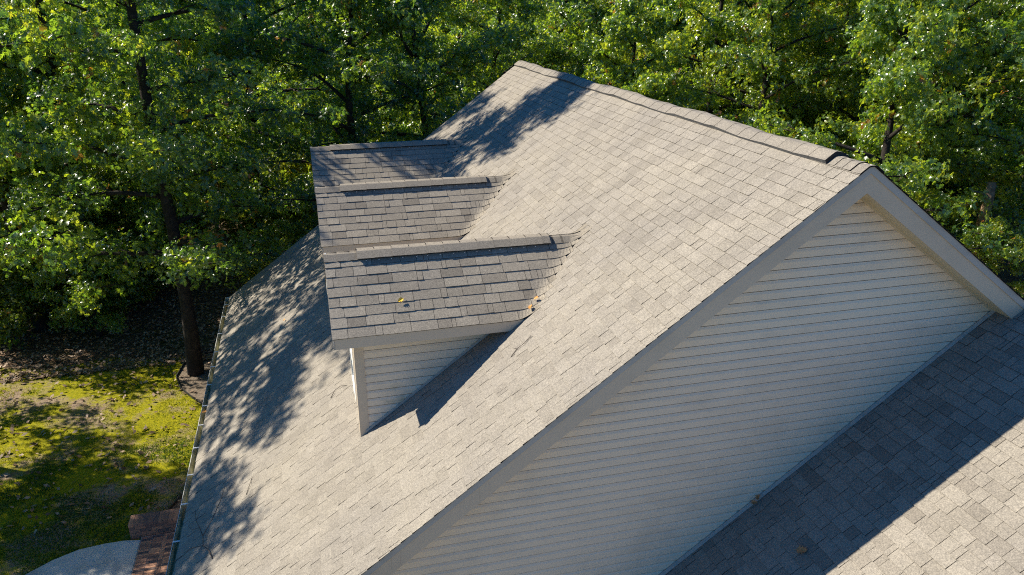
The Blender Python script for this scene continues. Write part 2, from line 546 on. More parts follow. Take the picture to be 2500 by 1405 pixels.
# main ridge: bent cap shingles at the near end, then a long ridge vent
def ridge_point(y, d, h, sg):   # d down the slope from the ridge, h off the surface; rounded over the ridge
    return (sg * (d * CT + h * ST), y, -d * ST + h * CT)
def cap_section(mb, y0, y1, half, h0, h1, tone, nseg=4, wob=None, edge=0.08):
    """a bent strip over the ridge from y0 to y1, h0 height at y0 and h1 at y1"""
    prof = []
    for sg in (-1, 1):
        ds = [half, half * .66, half * .36, .05, .02]
        if sg > 0: ds = ds[::-1]
        for dd in ds: prof.append((sg, dd))
    def pt(y, sg, dd, h):
        drop = 0.0 if dd > .03 else -0.012
        p = ridge_point(y, dd, h, sg)
        wz = wob(y, sg) if wob else 0
        return (p[0], p[1], p[2] + drop + wz)
    n = len(prof)
    vs = [pt(y0, sg, dd, h0) for sg, dd in prof] + [pt(y1, sg, dd, h1) for sg, dd in prof]
    fs = [(i, i + 1, n + i + 1, n + i) for i in range(n - 1)]
    lowv = [pt(y0, sg, dd, 0.001) for sg, dd in prof]
    vs += lowv
    fs2 = [(i + 1, i, 2 * n + i, 2 * n + i + 1) for i in range(n - 1)]
    low1 = [pt(y1, prof[0][0], prof[0][1], .001), pt(y1, prof[-1][0], prof[-1][1], .001)]
    vs += low1
    fs3 = [(0, n, 3 * n, 2 * n), (2 * n - 1, n - 1, 3 * n - 1, 3 * n + 1)]
    mb.add(vs, fs + fs2 + fs3, [tone] * len(fs) + [edge] * (len(fs2) + 2))

mb = MB()
ys = [-.02, .135, .27, .40, .53, .66]
for i in range(5):
    cap_section(mb, ys[i], ys[i + 1] + .06, .165, .024 if i == 1 else .018, .008, (0.62, .75, .7, .8, .7)[i])
part(mb, 'ridge_cap', M_SHINGLE, smooth=False)

def vent_wobble(y, sg):
    return 0.012 * math.sin(y * 2.1 + .6) + 0.008 * math.sin(y * 5.3 + sg) + .004 * math.sin(y * 11.0)
mb = MB()
y = 0.52
half, hh = .175, .043
segs = []
rg = random.Random(3)
while y < L - .03:
    segs.append((y, min(y + .30, L)))
    y += .30
prof = [(-1, half), (-1, half * .7), (-1, half * .4), (-1, .045), (-1, .012), (1, .012), (1, .045), (1, half * .4), (1, half * .7), (1, half)]
for a, b in segs:
    n = len(prof)
    lift = rg.uniform(0, .003)
    vs = []
    for yy, ex in ((a, .002 + lift), (b, 0)):
        for sg, dd in prof:
            p = ridge_point(yy, dd, hh + ex, sg)
            vs.append((p[0], p[1], p[2] + (-.01 if dd < .03 else 0) + vent_wobble(yy, sg)))
    fs = [(i, i + 1, n + i + 1, n + i) for i in range(n - 1)]
    mb.add(vs, fs, rg.uniform(.70, .75))
    for i0, i1, sg in ((0, n, -1), (n - 1, 2 * n - 1, 1)):   # edges of the cap layer, then the vent side
        A, B = Vector(vs[i0]), Vector(vs[i1])
        dn = Vector(ridge_point(0, 0, 1, sg)) * -1
        out = Vector((sg * CT, 0, -ST))
        a2, b2 = A + dn * .009, B + dn * .009
        a3, b3 = A + dn * (hh + .03) + out * .006, B + dn * (hh + .03) + out * .006
        mb.add([A, B, b2, a2], [(0, 1, 2, 3)], .07, 1)
        mb.add([a2, b2, b3, a3], [(0, 1, 2, 3)], .5, 1)
# near end closure
A = [Vector(ridge_point(.52, dd, hh, sg)) + Vector((0, 0, (-.01 if dd < .03 else 0) + vent_wobble(.52, sg))) for sg, dd in prof]
B = [Vector(ridge_point(.52, dd, -.01, sg)) for sg, dd in prof]
n = len(prof)
mb.add(A + B, [(i + 1, i, n + i, n + i + 1) for i in range(n - 1)], .05, 2)
part(mb, 'ridge_vent', [M_SHINGLE, M_VENTSIDE, M_BLACK])

# ------------------------------------------------------------------ gutter along the eave
GX = -W
m = MB()
sec = [(GX - .012, -.10), (GX - .012, -.19), (GX - .085, -.19), (GX - .10, -.13), (GX - .125, -.10), (GX - .125, -.075), (GX - .118, -.075), (GX - .118, -.095),
       (GX - .094, -.128), (GX - .082, -.183), (GX - .019, -.183), (GX - .019, -.10)]
yg0, yg1 = -.02, L + .06
zE = -W * T + .04
n = len(sec)
vs = [(x, yg0, zE + z) for x, z in sec] + [(x, yg1, zE + z) for x, z in sec]
for i in range(n):
    j = (i + 1) % n
    m.add([vs[i], vs[j], vs[n + j], vs[n + i]], [(3, 2, 1, 0)], 1.0, 1 if 6 <= i <= 10 else 0)
for yy, fl in ((yg0, 1), (yg1, 0)):
    m.prism([(GX - .012, yy, zE - .075), (GX - .125, yy, zE - .075), (GX - .125, yy, zE - .10), (GX - .1, yy, zE - .13), (GX - .085, yy, zE - .19), (GX - .012, yy, zE - .19)], (0, .004, 0))
gut = part(m, 'gutter', [M_GUTTER, M_GUTTER_IN])
for yh in (.98, 1.82, 2.66, 3.45, 4.35, 5.15, 5.98, 6.76, 7.49, 8.37, 9.2, 9.95, 10.95, 12.0, 12.8):
    h = MB()
    h.box((GX - .124, yh - .012, zE - .0745), (GX + .0, yh + .012, zE - .068))
    h.box((GX - .124, yh - .012, zE - .095), (GX - .1175, yh + .012, zE - .0745))
    part(h, 'hanger', M_HANGER, gut)

# ------------------------------------------------------------------ lower wing
wing = MB()
WX0, WX1 = -4.7, 2.44
def P_wing(s, q, h):
    x = WX0 + q * CT
    return (x - h * ST, s, ZW + x * T + h * CT)
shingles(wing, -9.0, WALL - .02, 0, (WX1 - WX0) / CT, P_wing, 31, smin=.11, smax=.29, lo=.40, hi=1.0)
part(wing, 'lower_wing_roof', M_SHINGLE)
m = MB()
zr = ZW + WX1 * T
m.prism([(WX0 + .02, -8.98, ZW + (WX0 + .02) * T - .01), (WX1, -8.98, zr - .012), (WX1, -8.98, zr - .2), (WX0 + .02, -8.98, ZW + (WX0 + .02) * T - .2)][::-1], (0, 8.98 + WALL, 0))
m.prism([(WX1, -8.98, zr - .012), (WX1 + 7, -8.98, zr - 7 * T), (WX1 + 7, -8.98, zr - 7 * T - .2), (WX1, -8.98, zr - .2)][::-1], (0, 8.98 + WALL, 0))
part(m, 'lower_wing_deck', M_SHINGLE)
m = MB()
m.box((WX0 + .4, -8.6, GZ), (WX1 + 6.5, WALL - .04, ZW + WX0 * T - .02))
m.prism([(WX0 + .4, -8.6, ZW + WX0 * T - .02), (WX1 + 6.5, -8.6, ZW + WX0 * T - .02), (WX1, -8.6, zr - .25)], (0, 8.6, 0))
part(m, 'lower_wing_wall', M_SIDING)
# flashing strip and trim channel where that roof meets the gable wall
m = MB()
xa, xb2 = WX0, 2.40
p = [(xa, WALL - .046, ZW + xa * T + .012), (xb2, WALL - .046, ZW + xb2 * T + .012), (xb2, WALL - .046, ZW + xb2 * T + .034), (xa, WALL - .046, ZW + xa * T + .034)]
m.prism(p, (0, .02, 0))
p = [(xa, WALL - .062, ZW + xa * T + .010), (xb2, WALL - .062, ZW + xb2 * T + .010), (xb2, WALL - .062, ZW + xb2 * T + .016), (xa, WALL - .062, ZW + xa * T + .016)]
m.prism(p, (0, .016, 0))
part(m, 'flashing', M_METAL)

# ------------------------------------------------------------------ dormers (local frame: origin on the main roof under the front, y = 0 on the dormer axis)
CP, SP = math.cos(DPH), math.sin(DPH)
DQ = DW / CP
ZE = ZD - DR
BX = XD + .2591           # front wall
BW = DW - .3215           # half width of the walls
KB = 0.10
def sm_max(a, b, k=KB):
    h = min(1, max(0, .5 + .5 * (a - b) / k))
    return b + (a - b) * h + k * h * (1 - h)
def P_dormer(sg):
    def P(x, q, h):
        y = sg * (DW - q * CP)
        zd = ZE + q * SP
        zm = x * T + .006
        z = sm_max(zd, zm)
        w = min(1, max(0, .5 + .5 * (zd - zm) / KB))
        nx, ny, nz = -ST * (1 - w), sg * SP * w, CT * (1 - w) + CP * w
        return (x + nx * h, y + ny * h, z + nz * h)
    return P
def dormer_parts(parent_obj):
    def put(mb, name, mats, par, smooth=False):
        return mb.build(name, mats, par, smooth=smooth)
    # cheek walls and front wall
    m = MB()
    zb = BX * T
    for sg in (-1, 1):
        def lim(z): return (BX + .02, max(BX + .02, z / T + .04))
        siding_rows(m, zb - .03, ZE - .15, lim, sg * BW, sg)
    m.prism([(BX + .02, -BW + .02, zb - .3), (BX + .02, BW - .02, zb - .3), (BX + .02, BW - .02, ZE - .1), (BX + .02, 0, ZD - .12), (BX + .02, -BW + .02, ZE - .1)], (.04, 0, 0))
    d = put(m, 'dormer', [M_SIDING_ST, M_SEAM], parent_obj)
    # shingled slopes
    m = MB()
    for sg, sd in ((-1, 41), (1, 42)):
        P = P_dormer(sg)
        s_end = lambda q: (ZE + q * SP) / T + .02 + .14 * max(0, 1 - q / DQ)
        bend = lambda q: (ZE + q * SP) / T - .22
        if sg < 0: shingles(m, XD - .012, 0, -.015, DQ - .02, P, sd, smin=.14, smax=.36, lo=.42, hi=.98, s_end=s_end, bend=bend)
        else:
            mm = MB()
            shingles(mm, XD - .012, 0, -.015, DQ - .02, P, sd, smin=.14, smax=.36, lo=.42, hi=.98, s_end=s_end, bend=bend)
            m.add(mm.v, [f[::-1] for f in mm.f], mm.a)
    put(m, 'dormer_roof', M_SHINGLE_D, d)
    # deck under the shingles: two slabs and the level soffit of the eaves
    m = MB()
    for sg in (-1, 1):
        q = [(XD + .03, sg * (DW - .02), ZE - .012), (XD + .03, 0, ZD - .022), (XD + .03, 0, ZD - .12), (XD + .03, sg * (DW - .02), ZE - .11)]
        m.prism(q if sg > 0 else q[::-1], (3.2, 0, 0))
        m.box((XD + .03, min(sg * (BW - .05), sg * (DW - .02)), ZE - .145), (ZE / T + .2, max(sg * (BW - .05), sg * (DW - .02)), ZE - .125))
    put(m, 'dormer_soffit', M_SOFFIT, d)
    # eave boards and front rake boards
    for sg in (-1, 1):
        m = MB()
        m.box((XD, min(sg * (DW - .02), sg * DW), ZE - .1466), (ZE / T + .06, max(sg * (DW - .02), sg * DW), ZE - .008))
        put(m, 'eave_board', M_TRIM, d)
        m = MB()
        q = [(XD, sg * DW, ZE - .008), (XD, 0, ZD - .008), (XD, 0, ZD - .16), (XD, sg * DW, ZE - .1466)]
        m.prism(q if sg > 0 else q[::-1], (.022, 0, 0))
        put(m, 'front_rake_board', M_WHITE, d)
        m = MB()   # corner post
        y0, y1 = sg * (BW - .02), sg * (BW + .022)
        m.prism([(BX - .022, y0, zb - .04), (BX - .022, y1, zb - .04), (BX - .022, y1, ZE - .145), (BX - .022, y0, ZE - .145)], (.115, 0, 0))
        m.box((BX - .022, min(sg * (BW - .10), sg * (BW - .021)), zb - .04), (BX + .018, max(sg * (BW - .10), sg * (BW - .021)), ZE - .145))
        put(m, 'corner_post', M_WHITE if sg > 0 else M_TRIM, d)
        m = MB()   # step flashing along the cheek
        x1 = (ZE - .15) / T
        ys_ = sg * (BW + .025)
        q = [(BX + .05, ys_, (BX + .05) * T + .012), (x1, ys_, x1 * T + .012), (x1, ys_, x1 * T + .045), (BX + .05, ys_, (BX + .05) * T + .045)]
        m.prism(q if sg < 0 else q[::-1], (0, sg * .012, 0))
        put(m, 'step_flashing', M_METAL, d)
    # window in the front wall
    zs, zh = zb + .34, ZE - .19
    m = MB()
    ww = .40
    for a, b, c, e in ((-ww, -ww + .06, zs, zh), (ww - .06, ww, zs, zh), (-ww + .06, ww - .06, zs, zs + .06), (-ww + .06, ww - .06, zh - .06, zh), (-ww + .06, ww - .06, (zs + zh) / 2 - .02, (zs + zh) / 2 + .02)):
        m.box((BX - .035, a, c), (BX + .016, b, e))
    put(m, 'window_frame', M_WHITE, d)
    m = MB()
    m.box((BX - .006, -ww + .055, zs + .055), (BX + .012, ww - .055, zh - .055))
    put(m, 'window_pane', M_GLASS, d)
    # cap shingles along the ridge and the ridge vent on them
    xe = ZD / T
    def rp(x, dd, h, sg): return (x, sg * (dd * CP + h * SP), max(ZD - dd * SP + h * CP, x * T + .012))
    def strip(mb, xs, half, h, tone, drop, mat_top=0, edges=True, edge_tone=.08):
        prof = [(-1, half), (-1, half * .6), (-1, half * .3), (-1, .015), (1, .015), (1, half * .3), (1, half * .6), (1, half)]
        n = len(prof)
        for a, b, ha, hb in xs:
            va = [rp(a, dd, ha, sg) for sg, dd in prof]; vb = [rp(b, dd, hb, sg) for sg, dd in prof]
            va = [(p[0], p[1], p[2] - (.018 if abs(prof[i][1] - .015) < 1e-6 else 0)) for i, p in enumerate(va)]
            vb = [(p[0], p[1], p[2] - (.018 if abs(prof[i][1] - .015) < 1e-6 else 0)) for i, p in enumerate(vb)]
            mb.add(va + vb, [(n + i, n + i + 1, i + 1, i) for i in range(n - 1)], tone)
            la = [rp(a, dd, drop, sg) for sg, dd in prof]; lb = [rp(b, dd, drop, sg) for sg, dd in prof]
            mb.add(va + la, [(i, i + 1, n + i + 1, n + i) for i in range(n - 1)], edge_tone, 1)
            mb.add(vb + lb, [(i + 1, i, n + i, n + i + 1) for i in range(n - 1)], edge_tone, 1)
            mb.add([va[0], vb[0], lb[0], la[0]], [(0, 3, 2, 1)], edge_tone, 1)
            mb.add([va[-1], vb[-1], lb[-1], la[-1]], [(0, 1, 2, 3)], edge_tone, 1)
    m = MB()
    xs = []
    for a, b in ((XD - .015, XD + .15), (XD + .15, XD + .31), (XD + .31, XD + .47)): xs.append((a, b + .03, .018, .009))
    strip(m, xs, .155, 0, .62, -.004)
    put(m, 'ridge_cap', [M_SHINGLE_D, M_SHINGLE_D], d)
    m = MB(); xs = []
    x = -2.52
    while x < xe - .02:
        xs.append((x, min(x + .16, xe + .10), .012, .012)); x += .13
    strip(m, xs, .155, 0, .62, -.004)
    put(m, 'ridge_cap', [M_SHINGLE_D, M_SHINGLE_D], d)
    m = MB()
    xs = []
    x = XD + .39
    k = 0
    while x < -2.44:
        b = min(x + .22, -2.42); xs.append((x, b, .048 + .003 * (k % 3), .046)); x += .22; k += 1
    strip(m, xs, .165, 0, .72, .038)
    strip(m, [(XD + .40, -2.425, .038, .038)], .150, 0, .05, -.006)
    m.m = [2 if (a <= .06 and mm == 0) else (2 if mm == 1 and abs(a - .08) < 1e-6 else mm) for a, mm in zip(m.a, m.m)]
    rg2 = random.Random(9)
    xq = XD + .5
    while xq < -2.55:   # small pale specks standing in for light through the vent holes
        for sg in (-1,):
            p = rp(xq, .178, .006, sg)
            m.box((p[0] - .006, p[1] - .004, p[2] + .004), (p[0] + .006, p[1] + .004, p[2] + .010), .9, 3)
        xq += .16 + rg2.uniform(-.02, .02)
    put(m, 'ridge_vent', [M_SHINGLE_D, M_BLACK, M_BLACK, M_HANGER], d)
    return d


d0 = dormer_parts(house)
d0.location = (0, DORMERS[0], -GZ)
dorms = [d0]
for yy in DORMERS[1:]:
    c = d0.copy(); COL.objects.link(c); c.parent = house; c.location = (0, yy, -GZ)
    for ch in list(d0.children):
        k = ch.copy(); COL.objects.link(k); k.parent = c
    dorms.append(c)
# ------------------------------------------------------------------ GROUND
def sheet(name, pts, z, mat, kind='structure', thick=None):
    m = MB()
    if thick: m.prism([(x, y, z - thick) for x, y in pts], (0, 0, thick))
    else: m.add([(x, y, z) for x, y in pts], [tuple(range(len(pts)))])
    return tag(m.build(name, mat), kind=kind)


def vnoise(x, y, seed=0):
    """smooth value noise in numpy"""
    rs = np.random.RandomState(seed); tab = rs.rand(256, 256)
    xi, yi = np.floor(x).astype(int), np.floor(y).astype(int)
    fx, fy = x - xi, y - yi
    fx, fy = fx * fx * (3 - 2 * fx), fy * fy * (3 - 2 * fy)
    g = lambda a, b: tab[a % 256, b % 256]
    return (g(xi, yi) * (1 - fx) + g(xi + 1, yi) * fx) * (1 - fy) + (g(xi, yi + 1) * (1 - fx) + g(xi + 1, yi + 1) * fx) * fy


# the forest floor: one gently uneven sheet to the horizon
n = 81
gx = np.concatenate([np.linspace(-900, -70, 12, endpoint=False), np.linspace(-70, 90, 57), np.linspace(90, 900, 13)[1:]])
gy = np.concatenate([np.linspace(-400, -30, 8, endpoint=False), np.linspace(-30, 120, 61), np.linspace(120, 1200, 13)[1:]])
X, Y = np.meshgrid(gx, gy, indexing='ij')
far = np.clip((Y - 26) / 30, 0, 1)
Zg = GZ - .03 + far * (vnoise(X / 9, Y / 9, 3) - .5) * 1.2
V = np.stack([X, Y, Zg], -1).reshape(-1, 3)
nx, ny = len(gx), len(gy)
I = np.arange(nx * ny).reshape(nx, ny)
F = np.stack([I[:-1, :-1], I[1:, :-1], I[1:, 1:], I[:-1, 1:]], -1).reshape(-1, 4)
tag(link('ground', np_mesh('ground', V, F, [M_FOREST])), kind='structure')

# lawn with an irregular edge
pts = []
rg = random.Random(2)
for x, y in ((-30, -20), (-7.0, -20), (-7.0, 15.6), (-8.6, 16.6), (-10.2, 16.5), (-11.6, 17.0), (-13.2, 16.6), (-15.0, 17.3), (-17.0, 17.0), (-19.5, 18.2), (-23, 17.5), (-30, 19)):
    pts.append((x, y))
sheet('lawn', pts, GZ, M_LAWN)

# planting beds: a strip by the house, and a rounded one round the tree
bed = [(-7.1, 8.0), (-9.02, 8.28), (-8.62, 9.2), (-8.35, 10.4), (-8.25, 11.8), (-8.45, 12.9), (-8.95, 13.65), (-9.35, 14.35), (-9.55, 15.1), (-9.45, 15.9), (-8.9, 16.5), (-8.0, 16.7), (-7.1, 16.5)]
sheet('mulch_bed', bed, GZ + .006, M_MULCH)
m = MB()
for a, b in zip(bed[1:-1], bed[2:]):
    d = Vector((b[0] - a[0], b[1] - a[1], 0)); nrm = Vector((-d.y, d.x, 0)).normalized() * .02
    m.prism([(a[0], a[1], GZ), (b[0], b[1], GZ), (b[0], b[1], GZ + .06), (a[0], a[1], GZ + .06)], nrm)
tag(m.build('bed_edging', M_EDGING), 'thin black edging strip curving between the lawn and the mulch bed beside the gutter', 'edging')

# concrete walk with a curved edge
walk = [(-9.30, -2), (-9.30, 7.66), (-9.6, 7.72), (-9.95, 7.72), (-10.4, 7.66), (-10.8, 7.46), (-11.15, 7.18), (-11.6, 6.7), (-12.2, 5.7), (-12.8, 4.0), (-13.2, 1.5), (-13.4, -2)]
sheet('path', walk, GZ + .05, M_CONCRETE, thick=.10)

# brick porch paving (beside the walk) and the low brick wall at its end
m = MB()
rg = random.Random(8)
m.box((-9.29, 2.0, GZ - .05), (-7.1, 7.74, GZ + .055), 1, 1)
def brick(x0, y0, x1, y1, z0, z1):
    m.box((x0 + .005, y0 + .005, z0), (x1 - .005, y1 - .005, z1 + rg.uniform(-.002, .002)), min(1, max(0, rg.choice((.08, .35, .5, .62, .75, .9)) + rg.uniform(-.1, .1))))
y = 7.72
while y > 2.2:
    brick(-9.28, y - .066, -9.075, y, GZ, GZ + .062); brick(-9.075, y - .066, -8.87, y, GZ, GZ + .062)
    for k in range(8):
        brick(-8.79 + k * .205, y - .066, -8.585 + k * .205, y, GZ, GZ + .062)
    y -= .066
y = 7.72
while y > 2.2:
    brick(-8.87, y - .2, -8.79, y, GZ, GZ + .064); y -= .2
tag(m.build('brick_paving', [M_BRICK, M_MORTAR]), kind='structure')

bw = tag(empty('low_brick_wall', (-9.5, 7.78, GZ)), 'low brick wall with slanted header bricks on top beside the concrete walk', 'brick wall')
m = MB()
m.box((.012, .012, 0), (2.2, .30, .30), .5, 1)
for r in range(4):
    z0 = r * .073
    x = 0.0 - (.1 if r % 2 else 0)
    while x < 2.2:
        a, b = max(x, 0), min(x + .205, 2.2)
        if b - a > .03:
            t = max(0, min(1, rg.choice((.15, .3, .4, .5, .6)) + rg.uniform(-.1, .1)))
            m.box((a + .004, 0, z0 + .004), (b - .004, .10, z0 + .068), t)
            m.box((a + .004, .212, z0 + .004), (b - .004, .312, z0 + .068), t)
        x += .205
    m.box((0, .104, z0 + .004), (.1, .208, z0 + .068), rg.uniform(.2, .6))
o = m.build('wall_body', [M_BRICK, M_MORTAR], bw)
m = MB()
m.box((.0, .0, .294), (2.2, .30, .345), .5, 1)
x = 0
k = 0
while x < 2.15:
    t = (.75, .45, .4, .2, .35, .12, .42, .3, .38)[k % 9]
    m.box((x + .004, -.015, .296), (x + .088, .325, .352), t + rg.uniform(-.05, .05)); x += .092; k += 1
m.build('coping', [M_BRICK, M_MORTAR], bw)

# grass blades on the lawn (sparse on the mossy, bare patches)
rs = np.random.RandomState(4)
def inside(poly, x, y):
    c = np.zeros(len(x), bool); n = len(poly)
    for i in range(n):
        x1, y1 = poly[i]; x2, y2 = poly[(i + 1) % n]
        k = ((y1 > y) != (y2 > y)) & (x < (x2 - x1) * (y - y1) / (y2 - y1 + 1e-12) + x1)
        c ^= k
    return c
N = 330000
gx_ = rs.uniform(-21, -7.6, N); gy_ = rs.uniform(1, 17.5, N)
dens = vnoise(gx_ * 1.1, gy_ * 1.1, 7) * .55 + vnoise(gx_ * 3.1, gy_ * 3.1, 8) * .45
keep = (rs.rand(N) < np.clip((dens - .36) * 3.4, 0.02, 1)) & inside(pts, gx_, gy_) & ~inside(bed, gx_, gy_) & ~inside(walk, gx_, gy_) & ~((gx_ > -9.5) & (gy_ < 8.1)) 
keep &= rs.rand(N) < np.where(gy_ > 11.6, .55, 1.0)
gx_, gy_, dens = gx_[keep], gy_[keep], dens[keep]
N = len(gx_)
a = rs.uniform(0, 2 * np.pi, N); hgt = rs.uniform(.025, .065, N) * np.where(gy_ > 11.6, .75, 1.2); wd = rs.uniform(.006, .012, N)
ln = rs.uniform(-.9, .9, (N, 2)) * hgt[:, None]
V = np.zeros((N, 3, 3))
V[:, 0] = np.stack([gx_ - np.cos(a) * wd, gy_ - np.sin(a) * wd, np.full(N, GZ)], -1)
V[:, 1] = np.stack([gx_ + np.cos(a) * wd, gy_ + np.sin(a) * wd, np.full(N, GZ)], -1)
V[:, 2] = np.stack([gx_ + ln[:, 0], gy_ + ln[:, 1], GZ + hgt], -1)
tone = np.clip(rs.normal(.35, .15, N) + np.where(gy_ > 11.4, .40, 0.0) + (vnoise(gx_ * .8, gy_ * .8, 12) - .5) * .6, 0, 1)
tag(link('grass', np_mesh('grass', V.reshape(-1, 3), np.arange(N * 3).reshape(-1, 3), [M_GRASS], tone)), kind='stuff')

# dry leaves over the forest floor, a few on the lawn
def leaf_cards(x, y, z, size, rs):
    N = len(x)
    a = rs.uniform(0, 2 * np.pi, N); tl = rs.uniform(-.5, .5, (N, 2))
    u = np.stack([np.cos(a), np.sin(a), tl[:, 0]], -1) * size[:, None]
    v = np.stack([-np.sin(a), np.cos(a), tl[:, 1]], -1) * size[:, None] * .55
    c = np.stack([x, y, z], -1)
    return np.stack([c - u, c - .2 * u + v, c + u, c - .1 * u - v], 1).reshape(-1, 3), np.arange(N * 4).reshape(-1, 4)
N = 60000
lx = rs.uniform(-26, 4, N); ly = 16 + 26 * rs.rand(N) ** 1.4
lx2 = rs.uniform(-20, -8, 1500); ly2 = rs.uniform(8.5, 17, 1500)
k2 = inside(pts, lx2, ly2)
lx = np.concatenate([lx, lx2[k2]]); ly = np.concatenate([ly, ly2[k2]])
lz = GZ + .03 + rs.uniform(0, .03, len(lx)) + np.clip((ly - 26) / 30, 0, 1) * (vnoise(lx / 9, ly / 9, 3) - .5) * 1.2
V, F = leaf_cards(lx, ly, lz, rs.uniform(.035, .085, len(lx)), rs)
tag(link('leaf_litter', np_mesh('leaf_litter', V, F, [M_LITTER], rs.rand(len(lx)))), kind='stuff')

# ------------------------------------------------------------------ TREES
LEAF2D = np.array([(0, 0), (.10, .16), (.28, .42), (.36, .14), (.58, .46), (.66, .16), (.82, .30), (1, 0),
                   (.82, -.30), (.66, -.16), (.58, -.46), (.36, -.14), (.28, -.42), (.10, -.16)])
# eight triangles: three lobes each side and the tip
LEAFTRI = np.array([(0, 3, 2), (0, 12, 11), (3, 5, 4), (11, 10, 9), (5, 7, 6), (9, 8, 7), (0, 11, 3), (3, 11, 7)])


def leaf_mesh(name, cent, dirs, size, nleaf, seed, mat, tone_mu=.45, spread=.9, odd=.012, clump=None):
    """rosettes of lobed leaves; cent (N,3) twig tips, dirs (N,3) outward, nleaf leaves each"""
    rs = np.random.RandomState(seed)
    N = len(cent) * nleaf
    c = np.repeat(cent, nleaf, 0); d = np.repeat(dirs, nleaf, 0)
    ax = d * .8 + rs.normal(0, .6, d.shape) + np.array([0, 0, .35])
    ax /= np.linalg.norm(ax, axis=1)[:, None]
    rnd = rs.normal(0, 1, (N, 3)); u = np.cross(ax, rnd); u /= np.linalg.norm(u, axis=1)[:, None] + 1e-9
    u = u + ax * rs.uniform(-.35, .55, (N, 1)) + np.array([0, 0, -.22]); u /= np.linalg.norm(u, axis=1)[:, None]
    v = np.cross(ax, u); v /= np.linalg.norm(v, axis=1)[:, None] + 1e-9
    w = np.cross(u, v)
    s = size * rs.uniform(.65, 1.25, N)
    P = LEAF2D
    fold = rs.uniform(.1, .5, N)
    off = c + u * (rs.uniform(.0, .35, N) * s)[:, None] + rs.normal(0, .035, (N, 3))
    V = off[:, None, :] + (u * s[:, None])[:, None, :] * P[None, :, 0:1] + (v * s[:, None])[:, None, :] * P[None, :, 1:2] * .9 \
        + (w * (s * fold)[:, None])[:, None, :] * np.abs(P[None, :, 1:2]) - (w * (s * .25)[:, None])[:, None, :] * (P[None, :, 0:1] ** 2)
    F = (np.arange(N) * len(P))[:, None, None] + LEAFTRI[None]
    base = rs.normal(tone_mu, .16, len(cent))
    if clump is not None: base = base + clump
    t = np.repeat(base, nleaf) + rs.normal(0, .10, N)
    t = np.clip(t, 0, .93)
    o = np.repeat(rs.rand(len(cent)) < odd, nleaf)
    t[o] = rs.uniform(.955, 1.0, o.sum())
    return np_mesh(name, V.reshape(-1, 3), F.reshape(-1, 3), [mat], np.repeat(t, len(LEAFTRI)))


